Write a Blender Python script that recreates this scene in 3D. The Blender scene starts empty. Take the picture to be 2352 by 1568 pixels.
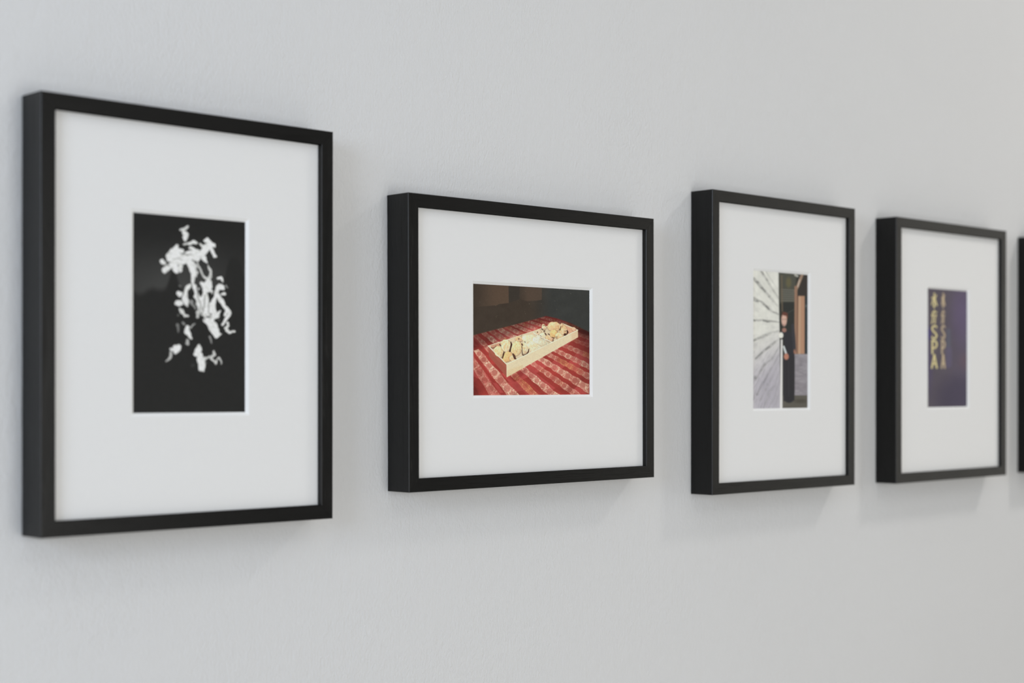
import bpy, bmesh, math
import numpy as np
from mathutils import Matrix, Vector

S = bpy.context.scene
COL = S.collection
EYE = 1.5                     # height of the lens above the floor, metres

# ------------------------------------------------------------------ camera
f_px, yaw, pitch, roll = 3586.467, 0.75872, -0.00538, -0.00049
fw = Vector((math.sin(yaw)*math.cos(pitch), math.cos(yaw)*math.cos(pitch), math.sin(pitch)))
rt = Vector((math.cos(yaw), -math.sin(yaw), 0))
up = rt.cross(fw)
rt2 = rt*math.cos(roll) + up*math.sin(roll)
up2 = up*math.cos(roll) - rt*math.sin(roll)
cd = bpy.data.cameras.new('camera')
cd.sensor_fit = 'HORIZONTAL'; cd.sensor_width = 36.0
cd.lens = 36.0*f_px/2352
cd.shift_y = 123.459/2352
cd.clip_start = 0.05; cd.clip_end = 50
cd.dof.use_dof = True; cd.dof.focus_distance = 1.47; cd.dof.aperture_fstop = 4.0
cam = bpy.data.objects.new('camera', cd); COL.objects.link(cam)
cam.matrix_world = Matrix(((rt2.x, up2.x, -fw.x, 0), (rt2.y, up2.y, -fw.y, -1.07036),
                           (rt2.z, up2.z, -fw.z, EYE), (0, 0, 0, 1)))
S.camera = cam

# ------------------------------------------------------------------ world, lights, exposure
w = bpy.data.worlds.new('world'); S.world = w; w.use_nodes = True
bg = w.node_tree.nodes['Background']
bg.inputs[0].default_value = (0.80, 0.90, 1.0, 1); bg.inputs[1].default_value = 0.35

S.view_settings.view_transform = 'Standard'; S.view_settings.look = 'None'
S.view_settings.gamma = 1.0; S.view_settings.use_curve_mapping = False
S.view_settings.exposure = 0.0

def area(name, loc, target, sx, sy, power, color, spread=180):
    l = bpy.data.lights.new(name, 'AREA'); l.shape = 'RECTANGLE'; l.size = sx; l.size_y = sy
    l.energy = power; l.color = color; l.spread = math.radians(spread)
    o = bpy.data.objects.new(name, l); COL.objects.link(o); o.location = loc
    o.rotation_euler = (Vector(target)-Vector(loc)).to_track_quat('-Z', 'Y').to_euler()
    return o
# daylight through the window in the left-hand wall
P_LEFT, P_PANEL, P_FRONT, P_RIGHT, P_TOP = 22.0, 8.5, 26.0, 10.0, 2.5
area('left_window_daylight', (-1.38, -1.05, EYE+0.42), (1.0, -1.05, EYE+0.42), 1.0, 0.8, P_LEFT, (0.73, 0.84, 1.0))
# light panel in the ceiling further down the room
area('ceiling_panel_light', (2.60, -0.85, EYE+1.27), (2.60, -0.85, 0), 0.22, 0.22, P_PANEL, (1.0, 0.96, 0.90))
# added broad fill light behind the camera; no window stands there
area('front_fill_light', (0.98, -2.75, EYE-0.30), (0.98, 0, EYE-0.30), 1.5, 1.6, P_FRONT, (1.0, 0.99, 0.94))
# daylight from the far right end of the room
area('right_window_daylight', (4.60, -2.05, EYE+0.25), (1.30, 0.0, EYE+0.25), 1.6, 1.6, P_RIGHT, (1.0, 0.96, 0.86))
# ceiling panels over the middle of the room
area('ceiling_panel_light', (1.3, -1.9, EYE+1.27), (1.3, -1.9, 0), 2.2, 0.8, P_TOP, (1.0, 0.98, 0.95))

# ------------------------------------------------------------------ helpers
def nodes_of(m):
    m.use_nodes = True
    nt = m.node_tree
    return nt, nt.nodes['Principled BSDF']

def mesh_obj(name, verts, faces, mat, parent=None, loc=None, mats=None):
    me = bpy.data.meshes.new(name); me.from_pydata(verts, [], faces); me.update()
    o = bpy.data.objects.new(name, me); COL.objects.link(o)
    if mat: me.materials.append(mat)
    if parent: o.parent = parent
    if loc: o.location = loc
    bm = bmesh.new(); bm.from_mesh(me); bmesh.ops.recalc_face_normals(bm, faces=bm.faces); bm.to_mesh(me); bm.free()
    return o

def box(name, lo, hi, mat, parent=None):
    x0, y0, z0 = lo; x1, y1, z1 = hi
    v = [(x0,y0,z0),(x1,y0,z0),(x1,y1,z0),(x0,y1,z0),(x0,y0,z1),(x1,y0,z1),(x1,y1,z1),(x0,y1,z1)]
    f = [(0,1,2,3),(4,5,6,7),(0,1,5,4),(1,2,6,5),(2,3,7,6),(3,0,4,7)]
    return mesh_obj(name, v, f, mat, parent)

def struct(o):
    o['kind'] = 'structure'; return o

# ------------------------------------------------------------------ materials
def wall_paint():
    m = bpy.data.materials.new('painted_plaster'); nt, p = nodes_of(m)
    p.inputs['Base Color'].default_value = (0.735, 0.745, 0.755, 1)
    p.inputs['Roughness'].default_value = 0.62
    p.inputs['Specular IOR Level'].default_value = 0.35
    N, L = nt.nodes, nt.links
    tc = N.new('ShaderNodeTexCoord')
    def noise(scale, detail, rough, dist=0.0, stretch=(1, 1, 1)):
        mp = N.new('ShaderNodeMapping'); mp.inputs['Scale'].default_value = stretch
        L.new(tc.outputs['Object'], mp.inputs[0])
        n = N.new('ShaderNodeTexNoise'); n.inputs['Scale'].default_value = scale
        n.inputs['Detail'].default_value = detail; n.inputs['Roughness'].default_value = rough
        n.inputs['Distortion'].default_value = dist
        L.new(mp.outputs[0], n.inputs['Vector']); return n
    fine = noise(440, 2.0, 0.6, 0.5, (1, 1, 0.5))      # roller stipple
    mid = noise(90, 2.0, 0.5, 0.8, (1, 1, 0.6))
    big = noise(7, 2.0, 0.5)
    ramp = N.new('ShaderNodeMapRange'); ramp.inputs['From Min'].default_value = 0.35; ramp.inputs['From Max'].default_value = 0.75
    L.new(big.outputs['Fac'], ramp.inputs['Value'])
    ramp.inputs['To Min'].default_value = 0.35; ramp.inputs['To Max'].default_value = 1.0
    mul = N.new('ShaderNodeMath'); mul.operation = 'MULTIPLY'
    L.new(fine.outputs['Fac'], mul.inputs[0]); L.new(ramp.outputs[0], mul.inputs[1])
    add = N.new('ShaderNodeMath'); add.operation = 'MULTIPLY_ADD'
    L.new(mid.outputs['Fac'], add.inputs[0]); add.inputs[1].default_value = 0.55; L.new(mul.outputs[0], add.inputs[2])
    b = N.new('ShaderNodeBump'); b.inputs['Strength'].default_value = 1.0; b.inputs['Distance'].default_value = 0.0010
    L.new(add.outputs[0], b.inputs['Height']); L.new(b.outputs[0], p.inputs['Normal'])
    # very slight unevenness of the paint
    cr = N.new('ShaderNodeMix'); cr.data_type = 'RGBA'
    cr.inputs[6].default_value = (0.722, 0.726, 0.740, 1); cr.inputs[7].default_value = (0.734, 0.738, 0.752, 1)
    L.new(big.outputs['Fac'], cr.inputs[0]); L.new(cr.outputs[2], p.inputs['Base Color'])
    return m

def plain(name, c, rough=0.6, spec=0.4):
    m = bpy.data.materials.new(name); nt, p = nodes_of(m)
    n = nt.nodes.new('ShaderNodeTexNoise'); n.inputs['Scale'].default_value = 60
    mx = nt.nodes.new('ShaderNodeMix'); mx.data_type = 'RGBA'
    mx.inputs[6].default_value = (*[v*0.985 for v in c], 1); mx.inputs[7].default_value = (*c, 1)
    nt.links.new(n.outputs['Fac'], mx.inputs[0]); nt.links.new(mx.outputs[2], p.inputs['Base Color'])
    p.inputs['Roughness'].default_value = rough; p.inputs['Specular IOR Level'].default_value = spec
    return m

def black_wood(name, axis):
    """black stained ash: open pores and streaks running along the rail (axis 0 = x, 2 = z)"""
    m = bpy.data.materials.new(name); nt, p = nodes_of(m); N, L = nt.nodes, nt.links
    tc = N.new('ShaderNodeTexCoord')
    info = N.new('ShaderNodeObjectInfo')
    va = N.new('ShaderNodeVectorMath'); va.operation = 'ADD'
    sc = N.new('ShaderNodeVectorMath'); sc.operation = 'SCALE'; sc.inputs['Scale'].default_value = 3.0
    cb = N.new('ShaderNodeCombineXYZ')
    for i in range(3): L.new(info.outputs['Random'], cb.inputs[i])
    L.new(cb.outputs[0], sc.inputs[0]); L.new(tc.outputs['Object'], va.inputs[0]); L.new(sc.outputs[0], va.inputs[1])
    def noise(along, across, detail, dist=0.0):
        s = [across]*3; s[axis] = along
        mp = N.new('ShaderNodeMapping'); mp.inputs['Scale'].default_value = s
        L.new(va.outputs[0], mp.inputs[0])
        n = N.new('ShaderNodeTexNoise'); n.inputs['Scale'].default_value = 1.0
        n.inputs['Detail'].default_value = detail; n.inputs['Distortion'].default_value = dist
        L.new(mp.outputs[0], n.inputs['Vector']); return n
    streak = noise(22, 520, 3)
    pores = noise(55, 900, 1, 0.3)
    cath = noise(9, 150, 2, 0.8)
    pr = N.new('ShaderNodeMapRange'); pr.inputs['From Min'].default_value = 0.27; pr.inputs['From Max'].default_value = 0.42
    L.new(pores.outputs['Fac'], pr.inputs['Value'])
    cr = N.new('ShaderNodeMapRange'); cr.inputs['From Min'].default_value = 0.25; cr.inputs['From Max'].default_value = 0.45
    L.new(cath.outputs['Fac'], cr.inputs['Value'])
    mu = N.new('ShaderNodeMath'); mu.operation = 'MULTIPLY'
    L.new(pr.outputs[0], mu.inputs[0]); L.new(cr.outputs[0], mu.inputs[1])
    mx = N.new('ShaderNodeMix'); mx.data_type = 'RGBA'
    mx.inputs[6].default_value = (0.0030, 0.0029, 0.0028, 1); mx.inputs[7].default_value = (0.0062, 0.0060, 0.0058, 1)
    L.new(mu.outputs[0], mx.inputs[0]); L.new(mx.outputs[2], p.inputs['Base Color'])
    ad = N.new('ShaderNodeMath'); ad.operation = 'MULTIPLY_ADD'; ad.inputs[1].default_value = 0.5
    L.new(streak.outputs['Fac'], ad.inputs[0]); L.new(mu.outputs[0], ad.inputs[2])
    b = N.new('ShaderNodeBump'); b.inputs['Strength'].default_value = 0.22; b.inputs['Distance'].default_value = 0.0003
    L.new(ad.outputs[0], b.inputs['Height']); L.new(b.outputs[0], p.inputs['Normal'])
    p.inputs['Roughness'].default_value = 0.31; p.inputs['Specular IOR Level'].default_value = 0.25
    return m

M_WALL = wall_paint()
M_CEIL = plain('ceiling_paint', (0.78, 0.78, 0.77))
M_FLOOR = plain('pale_floor', (0.60, 0.57, 0.53), 0.45)
M_FAR = plain('dark_far_wall_paint', (0.30, 0.30, 0.30))
M_TRIM = plain('window_paint', (0.78, 0.78, 0.78), 0.4)
M_WX = black_wood('black_stained_wood_horizontal', 0)
M_WZ = black_wood('black_stained_wood_vertical', 2)
M_ARRIS = plain('edge_highlight_black', (0.035, 0.035, 0.038), 0.30, 0.6)  # lighter, glossier black: the edge highlight is put into the colour
M_REBATE = plain('matt_black_rebate', (0.004, 0.004, 0.004), 0.95, 0.02)
M_MAT = plain('mat_board', (0.840, 0.841, 0.846), 0.85, 0.2)
M_CORE = plain('mat_board_core', (0.94, 0.945, 0.95), 0.8, 0.2)

# ------------------------------------------------------------------ the room
struct(box('wall_back', (-1.40, 0.0, 0.0), (5.4, 0.12, EYE+1.30), M_WALL))
struct(box('floor', (-1.40, -2.8, -0.1), (5.4, 0.12, 0.0), M_FLOOR))
struct(box('ceiling', (-1.40, -2.8, EYE+1.30), (5.4, 0.12, EYE+1.40), M_CEIL))
struct(box('wall_front', (-1.40, -2.92, 0.0), (5.4, -2.8, EYE+1.30), M_FAR))
struct(box('wall_right', (5.4, -2.92, 0.0), (5.52, 0.12, EYE+1.30), M_CEIL))
def left_wall():
    x0, x1 = -1.52, -1.40; y0, y1, z0, z1 = -1.60, -0.50, EYE-0.10, EYE+0.94
    vs, fs = [], []
    for lo, hi in (((x0,-2.92,0),(x1,y0,EYE+1.3)), ((x0,y1,0),(x1,0.12,EYE+1.3)),
                   ((x0,y0,0),(x1,y1,z0)), ((x0,y0,z1),(x1,y1,EYE+1.3))):
        b = len(vs)
        (a,c,d),(e,f,g) = lo, hi
        vs += [(a,c,d),(e,c,d),(e,f,d),(a,f,d),(a,c,g),(e,c,g),(e,f,g),(a,f,g)]
        fs += [tuple(b+i for i in q) for q in ((0,1,2,3),(4,5,6,7),(0,1,5,4),(1,2,6,5),(2,3,7,6),(3,0,4,7))]
    struct(mesh_obj('wall_left', vs, fs, M_CEIL))
    vs, fs = [], []
    t = 0.04
    for lo, hi in (((x0+.03,y0,z0),(x1-.03,y0+t,z1)), ((x0+.03,y1-t,z0),(x1-.03,y1,z1)),
                   ((x0+.03,y0+t,z0),(x1-.03,y1-t,z0+t)), ((x0+.03,y0+t,z1-t),(x1-.03,y1-t,z1))):
        b = len(vs)
        (a,c,d),(e,f,g) = lo, hi
        vs += [(a,c,d),(e,c,d),(e,f,d),(a,f,d),(a,c,g),(e,c,g),(e,f,g),(a,f,g)]
        fs += [tuple(b+i for i in q) for q in ((0,1,2,3),(4,5,6,7),(0,1,5,4),(1,2,6,5),(2,3,7,6),(3,0,4,7))]
    struct(mesh_obj('window_1', vs, fs, M_TRIM))
left_wall()

# ------------------------------------------------------------------ painting the photographs (flat prints)
def lin(c):
    c = np.asarray(c, float)/255.0
    return np.where(c <= 0.04045, c/12.92, ((c+0.055)/1.055)**2.4)

def quad_map(q):
    """projective map from the unit square (u right, v down) onto the quadrilateral TL TR BR BL"""
    (x0,y0),(x1,y1),(x2,y2),(x3,y3) = q
    A, b = [], []
    for (u, v), (x, y) in zip(((0,0),(1,0),(1,1),(0,1)), q):
        A.append([u,v,1,0,0,0,-u*x,-v*x]); b.append(x)
        A.append([0,0,0,u,v,1,-u*y,-v*y]); b.append(y)
    h = np.linalg.solve(np.array(A, float), np.array(b, float))
    return np.append(h, 1).reshape(3, 3)

def hashn(ix, iy, s):
    v = np.sin(ix*127.1 + iy*311.7 + s*74.7)*43758.5453
    return v - np.floor(v)
def vnoise(x, y, s=0):
    ix, iy = np.floor(x), np.floor(y); fx, fy = x-ix, y-iy
    fx, fy = fx*fx*(3-2*fx), fy*fy*(3-2*fy)
    a, b = hashn(ix, iy, s), hashn(ix+1, iy, s); c, d = hashn(ix, iy+1, s), hashn(ix+1, iy+1, s)
    return (a*(1-fx)+b*fx)*(1-fy) + (c*(1-fx)+d*fx)*fy
def fbm(x, y, s=0, o=3):
    r, a, t = 0, 1.0, 0
    for i in range(o):
        r = r + a*vnoise(x*2**i, y*2**i, s+i); t += a; a *= 0.5
    return r/t
def sstep(a, b, x):
    t = np.clip((x-a)/(b-a), 0, 1); return t*t*(3-2*t)

class Canvas:
    def __init__(self, quad, nu, nv):
        u, v = np.meshgrid(np.linspace(0, 1, nu), np.linspace(0, 1, nv))
        H = quad_map(quad); d = H[2,0]*u + H[2,1]*v + H[2,2]
        self.x = (H[0,0]*u+H[0,1]*v+H[0,2])/d; self.y = (H[1,0]*u+H[1,1]*v+H[1,2])/d
        self.u, self.v, self.nu, self.nv = u, v, nu, nv
        self.c = np.zeros(u.shape+(3,))
    def put(self, mask, col, jitter=None):
        m = mask[..., None]; col = np.asarray(col, float)
        self.c = self.c*(1-m) + col*m
    def stroke_mask(self, pts, soft=3.0, x=None, y=None):
        """pts: (x, y, radius) polyline; 1 inside"""
        X = self.x if x is None else x; Y = self.y if y is None else y
        out = np.zeros_like(X)
        P = [tuple(p) for p in pts]
        if len(P) == 1: P = P*2
        for (ax, ay, ar), (bx, by, br) in zip(P, P[1:]):
            m = max(ar, br)+soft*2
            sel = (X > min(ax,bx)-m) & (X < max(ax,bx)+m) & (Y > min(ay,by)-m) & (Y < max(ay,by)+m)
            if not sel.any(): continue
            xs, ys = X[sel], Y[sel]
            dx, dy = bx-ax, by-ay; L2 = dx*dx+dy*dy
            t = np.clip(((xs-ax)*dx+(ys-ay)*dy)/L2, 0, 1) if L2 > 0 else np.zeros_like(xs)
            d = np.hypot(xs-ax-t*dx, ys-ay-t*dy) - (ar+(br-ar)*t)
            out[sel] = np.maximum(out[sel], 1-sstep(-soft, soft, d))
        return out
    def poly_mask(self, pts, soft=2.0):
        """soft polygon by signed distance"""
        X, Y = self.x, self.y; inside = np.zeros(X.shape, bool); dist = np.full(X.shape, 1e9)
        n = len(pts)
        for i in range(n):
            (ax, ay), (bx, by) = pts[i], pts[(i+1) % n]
            dx, dy = bx-ax, by-ay; L2 = dx*dx+dy*dy+1e-9
            t = np.clip(((X-ax)*dx+(Y-ay)*dy)/L2, 0, 1)
            dist = np.minimum(dist, np.hypot(X-ax-t*dx, Y-ay-t*dy))
            cr = (ay > Y) != (by > Y)
            xi = ax + (Y-ay)/(by-ay if by != ay else 1e-9)*dx
            inside ^= cr & (X < xi)
        sd = np.where(inside, -dist, dist)
        return 1-sstep(-soft, soft, sd)
    def ell_mask(self, cx, cy, a, b, ang=0, soft=3.0):
        c, s = math.cos(math.radians(ang)), math.sin(math.radians(ang))
        X, Y = self.x-cx, self.y-cy
        p, q = X*c+Y*s, -X*s+Y*c
        r = np.sqrt((p/a)**2+(q/b)**2)
        return 1-sstep(-soft, soft, (r-1)*min(a, b))

def paint_smoke():
    K = Canvas([(45,62),(848,130),(848,1493),(48,1500)], 360, 560)
    x, y = K.x, K.y
    # dusky sky over a dark line of trees
    top = 33 + 3*fbm(x/300, y/300, 5)
    sky = 36 + 28*sstep(150, 620, y)*np.exp(-((x-330)/520)**2)
    c = sky
    ridge = 600 + 25*fbm(x/60, y*0+2, 9) - 150*np.exp(-((x-335)/35)**2) - 165*np.exp(-((x-770)/60)**4) - 60*sstep(640, 720, x)
    ridge = ridge + 40*np.exp(-((x-100)/50)**2)
    t = sstep(-30, 30, y-ridge)
    c = c*(1-t) + 39*t
    c = c + 2.0*(fbm(x/30, y/30, 3)-0.5)
    K.c = np.stack([c, c, c*0.985], -1)
    c4 = lambda pts: [((px/7.84+10)*3.1367, (py/7.84+30)*3.1367, r/7.84*3.1367) for px, py, r in pts]
    c5 = lambda pts: [((px/7.84+140)*3.1367, (py/7.84+30)*3.1367, r/7.84*3.1367) for px, py, r in pts]
    c6 = lambda pts: [((px/7.84+70)*3.1367, (py/7.84+210)*3.1367, r/7.84*3.1367) for px, py, r in pts]
    A = [  # strokes, strength
     (c4([(890,240,20),(940,225,28),(1000,185,26),(1015,170,18)]),.85),(c4([(930,240,18),(965,300,42),(1000,310,38),(970,370,44),(965,405,24),(975,430,10)]),1),
     (c4([(950,500,22),(1000,490,18),(1060,460,25),(1120,450,28),(1170,480,22)]),.85),
     (c4([(825,510,24),(800,570,50),(780,640,75),(840,640,80),(900,620,44)]),1),(c4([(730,590,24),(690,680,34),(665,720,36)]),.95),
     (c4([(700,750,60),(800,760,90),(900,770,90),(1000,740,80),(1100,700,80),(1170,720,80)]),1),
     (c4([(560,810,46),(600,830,38)]),1),(c4([(600,960,50),(640,920,46),(720,870,50),(780,850,60)]),1),
     (c4([(800,940,52),(820,1000,30)]),1),(c4([(880,900,42),(885,980,26)]),.95),
     (c4([(1080,840,52),(1120,900,62),(1130,1000,42),(1110,1080,32),(1100,1160,25),(1110,1200,18)]),1),
     (c4([(1060,1220,22),(1010,1270,38),(980,1330,32),(980,1400,42),(970,1480,50),(1000,1540,40)]),.95),
     (c4([(855,1375,40),(870,1420,26),(900,1370,24)]),1),(c4([(870,1240,18)]),.35),(c4([(830,1540,38),(900,1540,34)]),1),
     (c5([(20,480,18),(80,460,26),(140,470,22)]),.9),(c5([(40,560,36),(100,600,36),(180,610,26)]),1),
     (c5([(0,700,75),(80,680,75),(160,700,62),(240,660,55),(300,600,55),(340,540,55),(360,460,52),(345,415,34),(300,440,30)]),1),
     (c5([(400,500,55),(450,520,34),(470,545,16)]),1),(c5([(400,570,34),(440,640,30),(465,705,26),(500,712,14)]),1),
     (c5([(210,490,18),(240,530,18),(280,550,28)]),.95),(c5([(280,740,44),(300,790,30),(330,832,14)]),1),
     (c5([(20,800,52),(60,900,52),(100,980,60),(150,1010,34),(148,1070,16)]),1),(c5([(90,1050,30),(85,1150,24),(90,1200,18)]),.95),
     (c5([(170,820,14),(190,900,13),(230,960,18),(250,1040,16),(310,1110,24),(350,1120,22),(400,1060,26),(405,980,22),(375,920,20),(355,885,14)]),.85),
     (c5([(250,1190,34),(290,1250,44),(370,1170,52),(380,1260,52),(300,1320,44),(420,1330,20),(425,1370,8)]),1),
     (c5([(110,1230,30),(130,1320,34),(170,1420,40),(220,1500,55)]),1),(c5([(185,1290,22)]),.8),
     (c5([(540,1110,26),(590,1100,26),(610,1150,16),(622,1182,8)]),1),
     (c5([(560,1230,28),(620,1260,34),(630,1290,24),(535,1270,44),(510,1370,40),(480,1450,34),(450,1520,36)]),1),
     (c5([(540,1400,26),(580,1470,26),(640,1550,30)]),1),(c5([(600,1390,22),(650,1380,26)]),.95),(c5([(680,1230,16),(710,1270,12)]),.5),
     (c5([(300,1400,55),(300,1500,75),(200,1560,60)]),.95),
     (c6([(700,20,50),(780,100,70),(850,60,52),(860,160,85),(780,220,60),(850,300,95),(950,220,95),(1000,120,34),(1030,40,26),(1050,0,22)]),1),
     (c6([(1000,250,50),(1000,350,80),(1060,350,50),(1100,305,24),(1130,278,12)]),1),(c6([(730,300,32),(720,380,18)]),.8),
     (c6([(860,440,40),(950,480,82),(1000,560,84),(1030,640,72),(1060,720,40),(1100,690,32),(1142,682,12)]),1),
     (c6([(330,150,22),(390,150,44),(440,150,24)]),1),(c6([(420,250,26),(450,290,34),(480,330,20),(500,370,24),(560,365,20)]),.9),
     (c6([(480,20,34),(510,90,42),(530,160,32),(545,200,10)]),.95),(c6([(380,350,18)]),.3),
     (c6([(370,520,24),(375,600,24),(375,650,14)]),.42),(c6([(455,490,22),(480,520,16)]),.5),
     (c6([(540,560,34),(540,640,44),(580,720,30),(605,770,14)]),1),(c6([(600,570,20),(640,530,16),(680,500,9)]),.65),
     (c6([(545,790,18),(540,860,26)]),.7),
     (c6([(1080,20,22),(1130,100,26),(1190,180,30),(1250,250,42),(1290,300,30),(1280,350,30),(1230,400,30),(1200,460,26),(1160,520,20)]),1),
     (c6([(1250,290,44),(1205,350,20)]),1),(c6([(1258,480,24),(1270,530,22),(1225,570,24),(1250,620,24),(1290,668,20),(1340,645,18),(1388,645,17)]),.95),
     (c6([(935,740,20),(960,800,14),(975,860,6)]),.55),
     (c6([(350,940,68),(380,925,50),(330,1010,38)]),1),(c6([(240,960,24),(290,960,28)]),1),
     (c6([(240,1010,20),(240,1080,22),(190,1155,20),(160,1178,12)]),.75),
     (c6([(735,895,28),(740,960,56),(700,1050,42),(760,1040,42),(770,1150,62),(800,1240,62),(800,1310,48),(830,1345,18)]),1),
     (c6([(850,1130,34),(900,1110,16),(930,1090,16)]),.8),
     (c6([(1015,990,18),(1010,1060,27),(960,1110,26),(1000,1160,20),(1040,1210,25),(1070,1150,9),(1110,1120,18),(1140,1170,14),(1140,1230,6)]),.85),
     (c6([(860,1210,26)]),.4),(c6([(640,1240,34)]),.08),(c6([(1100,425,14)]),.3),(c6([(600,110,34),(650,180,20),(680,240,14)]),.5)]
    X = x + 16*(fbm(x/30, y/30, 21, 3)-0.5); Y = y + 16*(fbm(x/30, y/30, 31, 3)-0.5)
    a = np.zeros_like(x)
    for pts, s in A:
        pts = [(px, py, r*1.02) for px, py, r in pts]
        a = 1-(1-a)*(1-s*K.stroke_mask(pts, 4.5, X, Y))
    D = [(c4([(645,850,16),(680,880,10)]),.75),(c4([(1100,775,14)]),.4),(c4([(870,725,6),(940,700,7),(1030,690,5)]),.25),(c4([(1060,600,10),(1095,620,6)]),.35),
     (c4([(715,655,8)]),.6),(c5([(170,510,26),(210,550,22),(240,580,10)]),.8),(c5([(290,490,22),(320,490,8)]),.8),(c5([(80,780,14)]),.3),
     (c5([(585,1345,14)]),.8),(c5([(230,1410,16)]),.6),(c6([(965,320,12),(965,360,9)]),.7),(c6([(1235,320,12)]),.35),(c6([(1225,510,14)]),.8),
     (c6([(740,1050,12)]),.25),(c6([(790,330,22)]),.2),(c6([(880,340,16)]),.12),(c6([(800,400,30)]),.45),(c6([(740,420,24)]),.5),(c6([(775,10,10)]),.4),
     (c5([(430,1080,12),(430,1200,10)]),.4),(c6([(620,30,20)]),.4),(c6([(1100,580,18)]),.3)]
    for pts, s in D:
        a = a*(1-s*K.stroke_mask(pts, 4.0, X, Y))
    # wisps
    rg = 1-np.abs(2*fbm(x/26+fbm(x/40,y/40,3)*1.5, y/14, 55, 3)-1)
    a = a*(1-0.18*sstep(0.84, 1.0, rg))
    for pts in ([(500,600,3),(515,680,4),(540,760,3)],[(560,660,3),(556,720,5),(545,790,3)],[(590,700,2),(585,760,4),(600,820,3)],[(520,740,3),(535,800,5),(560,830,4)],[(480,440,2),(500,480,3),(505,530,2)],[(380,350,2),(430,372,4),(470,366,2)],[(330,400,2),(370,392,3),(400,400,2)]):
        a = a*(1-0.5*K.stroke_mask(pts, 5, X, Y))
    a = np.clip(a*(0.93+0.14*fbm(x/14, y/24, 77)), 0, 1)
    K.put(a, (232, 232, 229))
    return K

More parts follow.
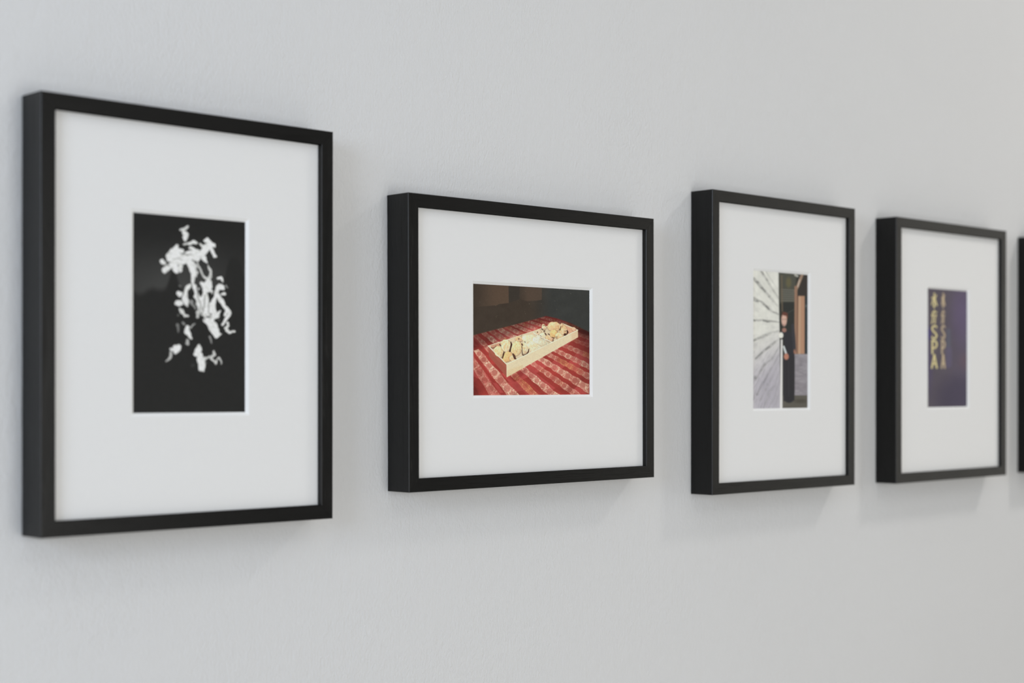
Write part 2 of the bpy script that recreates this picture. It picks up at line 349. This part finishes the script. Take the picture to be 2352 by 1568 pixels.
def paint_box():
    K = Canvas([(87,115),(1523,200),(1525,1493),(87,1500)], 480, 340)
    x, y = K.x, K.y
    n1 = fbm(x/90, y/90, 1); n2 = fbm(x/12, y/12, 2)
    # dark room
    t = sstep(760, 1080, x)[..., None]
    K.c = np.array([63,54,46.])*(1-t) + np.array([56,57,55.])*t
    K.c = K.c + ((n1-0.5)*8)[..., None]
    pm = K.poly_mask([(90,80),(525,100),(530,357),(400,372),(390,384),(240,396),(90,405)], 4)
    K.put(pm*sstep(60, 420, x)*0.9, (88,71,58))
    pm = K.poly_mask([(640,110),(936,130),(934,318),(870,328),(750,335),(690,318),(640,300)], 6)
    K.put(pm*sstep(640, 790, x)*0.8, (84,69,58))
    K.put(K.poly_mask([(525,90),(660,90),(660,310),(600,330),(528,355)], 6)*0.6, (52,49,45))
    sp = hashn(np.floor(x/7), np.floor(y/7), 12) > 0.9988
    K.put((sp & (y < 560)).astype(float)*0.35, (150,140,125))
    # the cloth
    carpet = K.poly_mask([(60,762),(300,700),(620,618),(860,555),(985,518),(1120,548),(1300,610),(1560,738),(1560,1560),(60,1560)], 9)
    s = (y-145)/(x+509+1e-6); r = np.hypot(x+509, y-145)
    above = y < 885-(x-272)*0.33
    above = above | (y < 690)
    base = np.empty(x.shape+(3,)); base[:] = (164, 62, 56)
    glow = np.exp(-((x-760)/420)**2-((y-760)/170)**2)[..., None]
    base = base*(1-0.26*glow) + np.array([204,118,106.])*0.26*glow
    q = fbm(x/160, y/110, 14, 2)[..., None]
    base = base*(0.86+0.28*q)
    patch = hashn(np.floor(r/(150+0*r)+s*3), np.floor(s*14), 40)[..., None]
    base = base*(0.90+0.14*patch) + np.array([8,10,12.])*(patch > 0.7)
    bandsB = [(1.45,1.70,.62),(1.165,1.335,1.0),(.955,1.045,.72),(.812,.885,1.0),(.695,.745,.75),(.605,.66,.98),(.535,.575,.75),(.475,.512,.9),(.412,.445,.7),(.352,.378,.45),(.305,.33,.55),(.255,.272,.4)]
    bandsA = [(.93,1.03,.65),(.755,.84,1.0),(.64,.715,.75),(.548,.61,1.0),(.48,.525,.75),(.422,.458,.95),(.375,.405,.7),(.332,.355,.85),(.296,.314,.6),(.262,.28,.6),(.232,.245,.4)]
    lace = np.zeros_like(x); warm = np.zeros_like(x)
    for bands, where in ((bandsB, ~above), (bandsA, above)):
        for i, (a, b, k) in enumerate(bands):
            wv = (s-a)/(b-a)
            edge = 0.06*np.sin(np.log(r)*40/(b-a)*0.12+i)
            m = sstep(-0.05, 0.05, wv-edge)*(1-sstep(0.95, 1.05, wv+edge))*where
            ds = (b-a)/(1+((a+b)/2)**2)
            ph = np.log(r)/(ds*1.25) + i*0.37
            cell = np.floor(ph); fx = (ph-cell-0.5)*1.25; fy = wv-0.5
            d = np.hypot(fx*1.05, fy)
            small = sstep(380, 900, r)
            med = 1-sstep(0.40, 0.46, d)
            ringp = 0.5+0.5*np.cos(d*2*math.pi/0.115)
            spoke = 0.5+0.5*np.cos(np.arctan2(fy, fx)*10)
            inner = 0.22+0.50*sstep(0.35, 0.8, ringp*0.65+spoke*0.35)
            lacef = 0.55+0.45*sstep(0.35, 0.6, vnoise(ph*9, wv*7, 60+i))
            pat = inner*med + lacef*(1-med)
            ring = np.exp(-((d-0.43)/0.03)**2); pat = np.maximum(pat, ring*0.95)
            dark = (vnoise(ph*16, wv*12, 80+i) > 0.74)*(1-med); pat = pat*(1-0.55*dark*small)
            alt = 0.82+0.18*np.cos(cell*2.1+i)
            lace = np.maximum(lace, m*pat*k*alt)
            if k < 0.9:
                warm = np.maximum(warm, m*sstep(0.6, 0.8, vnoise(ph*0.6, wv*0+i, 91)))
    cream = np.array([236,206,176.])*(1-warm[...,None]) + np.array([228,184,122.])*warm[...,None]
    cloth = base*(1-lace[...,None]*0.94) + cream*lace[...,None]*0.94
    # the print itself falls off towards its far edge and corners
    fall = 1 - 0.38*sstep(120, 0, y-(540+0.10*np.abs(x-985)+(x>985)*0.24*(x-985)-(x<985)*0.26*(985-x)*-1))
    fall = fall*(1-0.40*sstep(1150, 1560, x)*sstep(1500, 700, y))*(1-0.35*sstep(250, 60, x)*sstep(1150, 1500, y)) * (1-0.12*sstep(1350,1530,x))
    K.c = K.c*(1-carpet[...,None]) + cloth*fall[...,None]*carpet[...,None]
    # shade of the box on the cloth
    K.put(K.poly_mask([(510,1285),(640,1215),(760,1150),(700,1250),(610,1330)], 20)*0.35, (110,32,32))
    # box
    wood = np.array([224,206,172.])
    K.put(K.poly_mask([(272,885),(500,1115),(503,1272),(285,1015)], 2), (164,92,76))
    K.put(K.poly_mask([(285,950),(498,1170),(503,1272),(288,1015)], 14)*0.3, (140,70,60))
    K.put(K.poly_mask([(272,885),(830,705),(1010,640),(1195,612),(1330,665),(1378,692),(500,1115)], 2), (216,198,165))
    # inside back wall, end wall, divider
    K.put(K.poly_mask([(300,886),(830,722),(836,745),(420,880),(330,925)], 4)*0.8, (222,200,164))
    K.put(K.poly_mask([(1190,622),(1368,695),(1240,770),(1230,700)], 5)*0.9, (214,160,128))
    K.put(K.poly_mask([(300,880),(420,848),(440,872),(330,930)], 5)*0.6, (190,120,95))
    shells = [(405,958,55,72,-20,(226,204,160)),(495,885,62,80,-15,(230,208,170)),(650,800,42,35,0,(224,186,150)),
      (620,915,64,92,8,(228,204,158)),(505,1022,52,72,35,(226,182,128)),(735,890,46,92,15,(226,212,178)),
      (770,795,84,48,0,(232,216,180)),(835,890,80,72,20,(224,212,178)),(900,820,80,50,15,(214,214,192)),(960,860,70,35,15,(212,206,180)),
      (575,1040,40,38,0,(224,196,160)),(890,715,34,32,0,(230,196,164)),(945,760,46,34,20,(226,208,176)),(1030,795,48,36,20,(226,184,150)),
      (962,650,24,36,-30,(226,196,160)),(1085,648,80,58,5,(224,190,148)),(1080,735,48,46,0,(226,188,130)),(1150,760,46,42,0,(230,206,166)),
      (1195,690,44,68,-20,(222,190,150)),(1330,682,26,22,20,(220,168,140)),(1180,628,12,22,0,(222,186,150))]
    for i, (cx, cy, a, b, g, col) in enumerate(shells):
        x0s, y0s = K.x, K.y
        K.x = x + 16*(fbm(x/30, y/30, 500+i)-0.5); K.y = y + 16*(fbm(x/30, y/30, 600+i)-0.5)
        m = K.ell_mask(cx, cy, a, b, g, 4)
        rim = K.ell_mask(cx+2, cy+3, a+5, b+6, g, 5)
        K.x, K.y = x0s, y0s
        pale = 740 < cx < 1000 and cy > 780
        K.put(np.clip(rim-m, 0, 1)*(0.08 if pale else 0.5), (118,70,46))
        nz = fbm((x-cx)/20+i, (y-cy)/24, 300+i)[..., None]
        nt = fbm((x-cx)/7+i, (y-cy)/9, 700+i, 2)[..., None]
        tan = sstep(0.42, 0.66, nz)*(0.35 if pale else 0.75)
        c = np.array(col, float)*(1-0.0*tan)
        c = c*(1-tan*0.6) + np.array([206,158,104.])*tan*0.6
        c = c*(0.88+0.24*nt)
        lit = np.clip(1.06-0.07*((x-cx)/a+(y-cy)/b*1.2), 0.86, 1.12)[..., None]
        K.put(m, np.clip(c*lit, 0, 248))
    darks = [([(552,838,5),(560,870,11),(548,920,9),(540,950,12)],.9),([(690,865,8),(700,880,4)],.9),([(690,880,3),(694,990,5),(705,1000,9)],.85),
      ([(775,925,5),(768,960,7),(745,990,6),(720,1000,8)],.85),([(470,965,8),(462,990,10),(450,1035,8)],.85),([(580,985,8),(592,1010,14),(600,1035,12)],.85),
      ([(415,870,7),(430,885,6)],.8),([(310,905,5),(330,915,6),(350,905,4),(372,886,4)],.6),([(600,1040,10),(620,1050,5)],.8),([(725,832,4),(728,845,5)],.8),
      ([(650,800,10)],.55),([(640,835,5)],.5),([(680,765,3),(690,755,3)],.6),([(1170,645,3),(1158,690,7)],.85),([(1225,705,5)],.85),([(1220,748,16)],.95),
      ([(1245,700,8),(1255,720,10),(1240,745,6)],.85),([(948,640,3),(965,628,3),(985,650,3)],.8),([(930,675,8),(948,690,6)],.7),([(965,705,11)],.7),
      ([(970,725,4),(985,750,8)],.8),([(880,718,9)],.6),([(1015,740,7),(1030,750,5)],.8),([(1060,780,4),(1085,792,6)],.8),([(1072,800,3),(1072,830,6)],.7),
      ([(1120,770,5),(1120,790,4)],.6),([(915,760,4),(935,780,4)],.6),([(1020,810,4)],.6)]
    for pts, k in darks:
        K.put(K.stroke_mask(pts, 3)*k, (62,34,28))
    K.put(K.stroke_mask([(832,722,5),(900,765,5),(1078,852,5)], 3), (238,230,206))
    K.put(K.poly_mask([(500,1115),(1378,692),(1380,782),(503,1272)], 2), (222,206,172))
    g = sstep(500, 1380, x)[..., None]
    K.put(K.poly_mask([(1300,735),(1378,694),(1380,782),(1300,826)], 16)*0.35, (214,168,130))
    K.put(K.poly_mask([(503,1190),(700,1120),(700,1170),(503,1272)], 14)*0.4, (214,184,136))
    for pts, wd in (([(272,885,4),(500,1113,5),(940,902,5),(1378,692,4)],1),([(272,885,3),(830,705,3),(1000,645,3)],.8),([(1195,612,3),(1378,690,3)],.7),([(500,1115,3),(503,1270,3)],.7)):
        K.put(K.stroke_mask(pts, 2)*wd, (240,230,200))
    pal = K.poly_mask([(720,780),(830,745),(1060,855),(960,900),(820,965),(775,950)], 14)
    K.put(pal*sstep(0.45,0.75,fbm(x/18,y/14,910))*0.5, (222,222,204))
    K.put(pal*sstep(0.58,0.8,fbm(x/9,y/9,920))*0.4, (180,160,120))
    K.put(K.poly_mask([(940,800),(1060,855),(960,900),(900,880)], 10)*0.35*fbm(x/10,y/10,930), (170,160,130))
    K.c = K.c*(0.96+0.08*n2[...,None])
    return K

def paint_lane():
    K = Canvas([(130,90),(668,138),(668,1470),(130,1478)], 200, 480)
    x, y = K.x, K.y
    K.c[:] = (54,54,50)
    K.put(K.poly_mask([(380,90),(560,90),(540,420),(390,420)], 12)*0.8, (84,84,74))
    K.put(K.ell_mask(480,215,26,50,0,14)*0.7, (108,100,66))
    for i in range(6):
        K.put(K.stroke_mask([(408,285+i*22,4),(535,292+i*21,4)], 4)*0.75, (128,126,118))
    K.put(K.poly_mask([(425,412),(535,412),(535,700),(425,700)], 5), (50,52,50))
    K.put(K.stroke_mask([(412,150,6),(418,500,6)], 5)*0.8, (112,96,76))
    K.put(K.stroke_mask([(470,520,2),(540,480,2)], 3)*0.5, (110,110,105))
    K.put(K.poly_mask([(610,130),(670,130),(670,350),(570,350)], 5), (58,53,50))
    K.put(K.stroke_mask([(612,140,14),(570,250,14),(548,300,12)], 5), (150, 124, 104))
    K.put(K.stroke_mask([(588,190,5),(570,260,5)], 4)*.8, (205,190,175))
    K.put(K.stroke_mask([(545,140,10),(565,150,12)], 6)*.8, (190,190,180))
    K.put(K.poly_mask([(538,250),(566,250),(562,930),(538,930)], 4), (150, 114, 92))
    K.put(K.poly_mask([(574,350),(638,350),(638,930),(562,930)], 4), (176, 132, 104))
    K.put(K.stroke_mask([(590,360,8),(588,925,8)], 7)*.6, (192, 166, 136))
    K.put(K.stroke_mask([(569,350,4),(566,930,4)], 3)*.8, (112,76,60))
    K.put(K.poly_mask([(640,350),(672,350),(672,930),(640,930)], 4), (44,52,56))
    K.put(K.stroke_mask([(655,450,14)], 8)*.5, (120,130,128))
    nb = fbm(x/40, y/18, 6)[..., None]
    K.put(K.poly_mask([(536,930),(672,930),(672,1345),(536,1345)], 5), np.array([142,137,144.])*(0.86+0.25*nb))
    K.put(K.poly_mask([(420,1345),(672,1345),(672,1480),(420,1480)], 8), (92,88,80))
    K.put(K.ell_mask(600,1400,60,20,0,14)*.7, (70,66,58))
    # figure in dark clothes
    K.put(K.stroke_mask([(430,720,28),(470,740,44),(490,860,48),(490,1000,50),(490,1300,50),(485,1370,48)], 6), (50,50,55))
    K.put(K.poly_mask([(428,960),(540,960),(538,1395),(430,1400)], 5), (50,49,53))
    K.put(K.stroke_mask([(480,960,2),(482,1350,3)], 4)*.5, (72,70,74))
    K.put(K.stroke_mask([(520,640,14),(530,760,16),(540,900,14)], 5), (58,58,64))
    K.put(K.stroke_mask([(440,560,32)], 6), (118,72,58))
    K.put(K.ell_mask(436,590,27,62,0,6), (206,166,148))
    K.put(K.ell_mask(437,690,22,22,0,6)*.9, (170,120,104))
    K.put(K.ell_mask(443,528,30,18,15,6), (104,62,52))
    for ex in (424, 448): K.put(K.ell_mask(ex,583,6,5,0,3)*.6, (90,62,56))
    K.put(K.ell_mask(434,635,9,4,0,3)*.6, (140,72,66))
    K.put(K.stroke_mask([(432,855,9),(455,925,10)], 4), (198,206,208))
    K.put(K.ell_mask(458,955,24,32,0,6), (186,122,100))
    K.put(K.ell_mask(540,905,10,22,0,5)*.8, (180,120,96))
    # painted wall running away on the left
    t = sstep(650, 1300, y+0.5*(x-130))[..., None]
    wl = np.array([214,214,206.])*(1-t) + np.array([182,178,186.])*t
    wl = wl*(0.95+0.1*fbm(x/40, y/60, 8)[..., None])
    K.put(K.poly_mask([(100,60),(380,60),(384,400),(392,760),(400,1500),(100,1500)], 3), wl)
    sl = (y-650)/(470-x+1e-6)*1.0
    grain = vnoise(sl*14+3, (x-130)/34, 19)
    K.put((x < 396)*sstep(0.5, 0.9, grain)*(0.10+0.22*sstep(700, 1100, y)), (140,138,146))
    K.put((x < 396)*sstep(0.62, 0.9, vnoise(sl*10+9, (x-130)/28, 29))*0.30*sstep(1000, 1300, y), (112,110,118))
    fan = [([(138,172,12),(200,248,14),(245,300,8),(290,350,12),(372,452,6)],.75),([(208,96,9),(290,232,8),(380,372,6)],.65),([(135,378,22),(150,388,16),(200,402,9),(258,452,13),(312,500,9),(378,532,6)],.85),
      ([(135,590,9),(230,592,9),(270,604,12),(310,600,9),(385,612,5)],.8),([(135,792,10),(170,778,12),(238,748,15),(312,716,11),(385,698,6)],.65),
      ([(155,975,6),(232,905,9),(320,832,14),(390,774,7)],.7),([(260,110,4),(330,220,5),(380,290,4)],.3),([(150,1195,6),(245,1035,10),(310,985,8),(392,850,6)],.5),
      ([(150,1165,18)],.6),([(172,1330,14)],.55),([(165,1340,5),(232,1220,8),(300,1090,8),(392,930,5)],.5),([(200,1400,6),(262,1260,14),(315,1160,12),(392,1000,5)],.4),
      ([(235,1470,6),(300,1300,16),(345,1240,10),(395,1090,5)],.4),([(280,1478,6),(345,1360,10),(396,1190,5)],.35),([(330,1478,8),(396,1300,6)],.35)]
    X = x + 3*(fbm(x/14, y/14, 2)-.5); Y = y + 10*(fbm(x/18, y/18, 4)-.5)
    for pts, k in fan:
        br = 0.45+0.55*sstep(0.35, 0.6, fbm(x/34, y/30, 71))
        K.put(K.stroke_mask(pts, 9, X, Y)*k*br*0.85*(1-0.45*sstep(250, 395, x)), (96,96,94))
    lowp = K.poly_mask([(200,1200),(395,900),(398,1480),(160,1480)], 60)*0.4
    K.put(lowp, (164,160,172))
    K.put(K.stroke_mask([(412,790,8),(410,1100,10),(408,1478,12)], 4), (222,220,218))
    K.put(K.ell_mask(406,742,22,30,0,5), (226,224,214))
    g = K.c.mean(-1, keepdims=True)
    K.c = K.c*0.85 + g*0.15
    return K

def paint_spa():
    K = Canvas([(157,112),(615,148),(613,1480),(157,1490)], 190, 480)
    x, y = K.x, K.y
    t = sstep(300, 620, x)[..., None]
    c = np.array([85,79,88.])*(1-t) + np.array([90,83,98.])*t
    K.c = c*(0.95+0.1*fbm(x/120, y/120, 3)[..., None])
    K.put(K.ell_mask(560,420,110,300,0,90)*0.6, (96,84,114))
    K.put(K.ell_mask(520,1380,260,260,0,150)*0.7, (68,63,80))
    K.put(K.ell_mask(165,640,30,70,0,20)*0.8, (66,58,122))
    K.put(K.ell_mask(170,1000,40,260,0,40)*0.5, (78,70,108))
    K.put(K.ell_mask(600,960,70,90,0,60)*0.4, (100,78,84))
    K.put(K.stroke_mask([(402,600,22),(402,780,26)], 10)*0.5, (92,98,112))
    K.put(K.stroke_mask([(405,830,36),(405,1000,34)], 12)*0.5, (98,92,120))
    def word(cx, w, col, k):
        g = []
        # two stacked characters, then the letters S P A
        g += [[(0,-82,7),(0,80,8),(-.25,66,6)],[(-.9,-30,6),(-.25,-34,6),(-.9,50,6)],[(.75,-60,6),(.2,-22,6)],[(.15,-20,6),(.9,56,8)]]
        G = [[(cx+a*w, 255+b, r) for a, b, r in s] for s in g]
        g = [[(0,-78,7),(0.1,-60,6)],[(-.55,-56,6),(.85,-58,6)],[(-.5,-56,6),(-.5,10,6),(-.9,74,6)],[(-.95,-30,5),(-.75,-8,5)],[(-.15,-22,6),(.7,-24,6),(.2,10,6),(.2,66,7),(-.1,60,5)]]
        G += [[(cx+a*w, 448+b, r) for a, b, r in s] for s in g]
        g = [[(.8,-58,8),(.3,-76,9),(-.5,-66,9),(-.8,-40,9),(-.4,-12,9),(.4,10,9),(.85,40,9),(.4,70,9),(-.4,74,9),(-.85,56,8)]]
        G += [[(cx+a*w, 622+b, r) for a, b, r in s] for s in g]
        g = [[(-.7,-72,9),(-.7,76,9)],[(-.7,-70,9),(.3,-70,9),(.85,-42,9),(.85,-14,9),(.3,12,9),(-.6,12,8)]]
        G += [[(cx+a*w, 792+b, r) for a, b, r in s] for s in g]
        g = [[(0,-74,9),(-.9,74,9)],[(0,-74,9),(.9,74,9)],[(-.5,26,8),(.5,26,8)]]
        G += [[(cx+a*w, 960+b, r) for a, b, r in s] for s in g]
        for s in G: K.put(K.stroke_mask(s, 5.5)*k, col)
        for cy in (255, 448, 622, 792, 960):
            K.put(K.ell_mask(cx, cy, w*1.0, 72, 0, 18)*0.18*k, (170,150,120))
    word(237, 33, (226,214,154), 0.92)
    word(340, 21, (206,186,150), 0.75)
    return K

def paint_plain():
    K = Canvas([(0,0),(400,0),(400,600),(0,600)], 40, 60)
    K.c[:] = (70,70,72)
    K.c = K.c*(0.9+0.2*fbm(K.x/80, K.y/80, 2)[..., None])
    return K

LIT = 0.80      # printed tone that a plain white sheet would have in these rooms' light
def print_mat():
    m = bpy.data.materials.new('photographic_print'); nt, p = nodes_of(m)
    a = nt.nodes.new('ShaderNodeAttribute'); a.attribute_name = 'ink'; a.attribute_type = 'GEOMETRY'
    nt.links.new(a.outputs['Color'], p.inputs['Base Color'])
    p.inputs['Roughness'].default_value = 0.55; p.inputs['Specular IOR Level'].default_value = 0.12
    return m
M_PRINT = print_mat()

def make_print(K, w, h, cx, cz, y, parent):
    nu, nv = K.nu, K.nv
    X = cx - w/2 + K.u*w; Z = cz + h/2 - K.v*h
    co = np.stack([X, np.full_like(X, y), Z], -1).reshape(-1, 3)
    me = bpy.data.meshes.new('photo_print')
    idx = np.arange(nu*nv).reshape(nv, nu)
    q = np.stack([idx[:-1,:-1], idx[1:,:-1], idx[1:,1:], idx[:-1,1:]], -1).reshape(-1, 4)
    me.vertices.add(len(co)); me.vertices.foreach_set('co', co.ravel())
    me.loops.add(q.size); me.loops.foreach_set('vertex_index', q.ravel().astype(np.int32))
    me.polygons.add(len(q)); me.polygons.foreach_set('loop_start', np.arange(0, q.size, 4, dtype=np.int32))
    me.update(calc_edges=True)
    at = me.attributes.new('ink', 'FLOAT_COLOR', 'POINT')
    rgb = np.clip(lin(np.clip(K.c, 0, 255))/LIT - 0.004, 0.002, 0.92)
    at.data.foreach_set('color', np.concatenate([rgb.reshape(-1, 3), np.ones((nu*nv, 1))], 1).ravel().astype(np.float32))
    me.materials.append(M_PRINT)
    o = bpy.data.objects.new('photo_print', me); COL.objects.link(o); o.parent = parent
    return o

# ------------------------------------------------------------------ picture frames
DEP, FACE, REC, CH = 0.02888, 0.01164, 0.00516, 0.00065
REB = 0.006            # width of the hidden rebate
MT, BEV = 0.00185, 0.00254
LONG, SHORT = 0.320, 0.25957

def rail(parent, W, H, side):
    """one mitred length of moulding; cross-section (s from the outside edge, y)"""
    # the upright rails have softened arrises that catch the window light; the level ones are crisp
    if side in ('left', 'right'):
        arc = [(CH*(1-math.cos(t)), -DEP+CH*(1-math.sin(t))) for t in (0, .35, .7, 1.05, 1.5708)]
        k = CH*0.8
        arc2 = [(FACE-k*(1-math.cos(t)), -DEP+k*(1-math.sin(t))) for t in (1.5708, 1.05, .7, .35, 0)]
    else:
        k = 0.0001
        arc = [(0, -DEP+k), (k, -DEP)]; arc2 = [(FACE-k, -DEP), (FACE, -DEP+k)]
    prof = [(0, 0)] + arc + arc2 + [(FACE,-DEP+REC),(FACE-REB,-DEP+REC),(FACE-REB,0)]
    vs = []
    gap = 0.00006
    for e in (-1, 1):
        for s, y in prof:
            if side in ('top', 'bottom'):
                sg = 1 if side == 'top' else -1
                vs.append((e*(W/2-s-gap), y, sg*(H/2-s)))
            else:
                sg = 1 if side == 'right' else -1
                vs.append((sg*(W/2-s), y, e*(H/2-s-gap)))
    n = len(prof)
    fs = [(i, (i+1) % n, n+(i+1) % n, n+i) for i in range(n)] + [tuple(range(n))[::-1], tuple(range(n, 2*n))]
    o = mesh_obj('frame_rail', vs, fs, M_WX if side in ('top', 'bottom') else M_WZ, parent)
    me = o.data
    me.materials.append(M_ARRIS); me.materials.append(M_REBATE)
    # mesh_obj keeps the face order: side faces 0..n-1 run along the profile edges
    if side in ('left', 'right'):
        for i in (2, 3, 7, 8): me.polygons[i].material_index = 1  # painted highlight on the rounded edges
    else:
        i0 = len(arc)+len(arc2)
        me.polygons[i0].material_index = 2
    return o

def ring(name, o, i, y0o, y0i, mat, parent, ctr_i=(0, 0), back=None):
    """rectangular ring between outer half-sizes o and inner half-sizes i (inner centred on ctr_i), closed at the back"""
    cx, cz = ctr_i
    O = [(-o[0], o[1]), (o[0], o[1]), (o[0], -o[1]), (-o[0], -o[1])]
    I = [(cx-i[0], cz+i[1]), (cx+i[0], cz+i[1]), (cx+i[0], cz-i[1]), (cx-i[0], cz-i[1])]
    vs = [(a, y0o, b) for a, b in O] + [(a, y0i, b) for a, b in I]
    fs = [(k, (k+1) % 4, 4+(k+1) % 4, 4+k) for k in range(4)]
    if back is not None:
        vs += [(a, back, b) for a, b in O] + [(a, back, b) for a, b in I]
        fs += [(8+k, 8+(k+1) % 4, 12+(k+1) % 4, 12+k) for k in range(4)]
        fs += [(k, (k+1) % 4, 8+(k+1) % 4, 8+k) for k in range(4)]
    return mesh_obj(name, vs, fs, mat, parent)

def picture_frame(x, z, rot, landscape, win, painter, label):
    W, H = (LONG, SHORT) if landscape else (SHORT, LONG)
    root = bpy.data.objects.new('picture_frame', None); COL.objects.link(root)
    root.empty_display_size = 0.05
    root.location = (x, -0.0003, EYE+z); root.rotation_euler = (0, -rot, 0)
    root['label'] = label; root['category'] = 'picture frame'; root['group'] = 'row of black picture frames on the wall'
    for s in ('left', 'right', 'top', 'bottom'): rail(root, W, H, s)
    ym = -DEP+REC+0.00005
    ww, wh, ox, oz = win
    mo = (W/2-FACE+REB-0.0004, H/2-FACE+REB-0.0004)
    mat = ring('mat', mo, (ww/2, wh/2), ym, ym, M_MAT, root, (ox, oz))
    # the bevel cut: slopes from the front of the mat back to the print
    O = [(ox-ww/2, oz+wh/2), (ox+ww/2, oz+wh/2), (ox+ww/2, oz-wh/2), (ox-ww/2, oz-wh/2)]
    b = BEV
    I = [(ox-ww/2+b, oz+wh/2-b), (ox+ww/2-b, oz+wh/2-b), (ox+ww/2-b, oz-wh/2+b), (ox-ww/2+b, oz-wh/2+b)]
    vs = [(p, ym, q) for p, q in O] + [(p, ym+MT, q) for p, q in I]
    mesh_obj('mat_bevel', vs, [(k, (k+1) % 4, 4+(k+1) % 4, 4+k) for k in range(4)], M_CORE, mat)
    K = painter()
    make_print(K, ww-2*b+0.0006, wh-2*b+0.0006, ox, oz, ym+MT+0.0001, root)
    # board that closes the back of the frame
    box('backing_board', (-mo[0], -0.016, -mo[1]), (mo[0], -0.012, mo[1]), M_FLOOR, root)
    return root

picture_frame(0.6530, 0.0514, -0.0027, False, (.1050,.1561,-.0019,.0043), paint_smoke,
    'black upright frame with a black and white photo of white smoke, leftmost on the wall')
picture_frame(1.0240, 0.0386, 0.0021, True, (.1569,.1060,-.0025,.0043), paint_box,
    'black landscape-format frame with a photo of a wooden box on a red striped cloth')
picture_frame(1.4057, 0.0464, -0.0012, False, (.1038,.1547,-.0022,.0047), paint_lane,
    'black upright frame with a photo of a person in black beside a pale wall')
picture_frame(1.7515, 0.0438, 0.0012, False, (.0977,.1522,-.0030,.0043), paint_spa,
    'black upright frame with a dark purple photo of yellow lettering reading SPA')
picture_frame(2.0936, 0.0432, 0.0007, False, (.1000,.1530,-.0025,.0043), paint_plain,
    'black frame cut off by the right edge, farthest along the row')
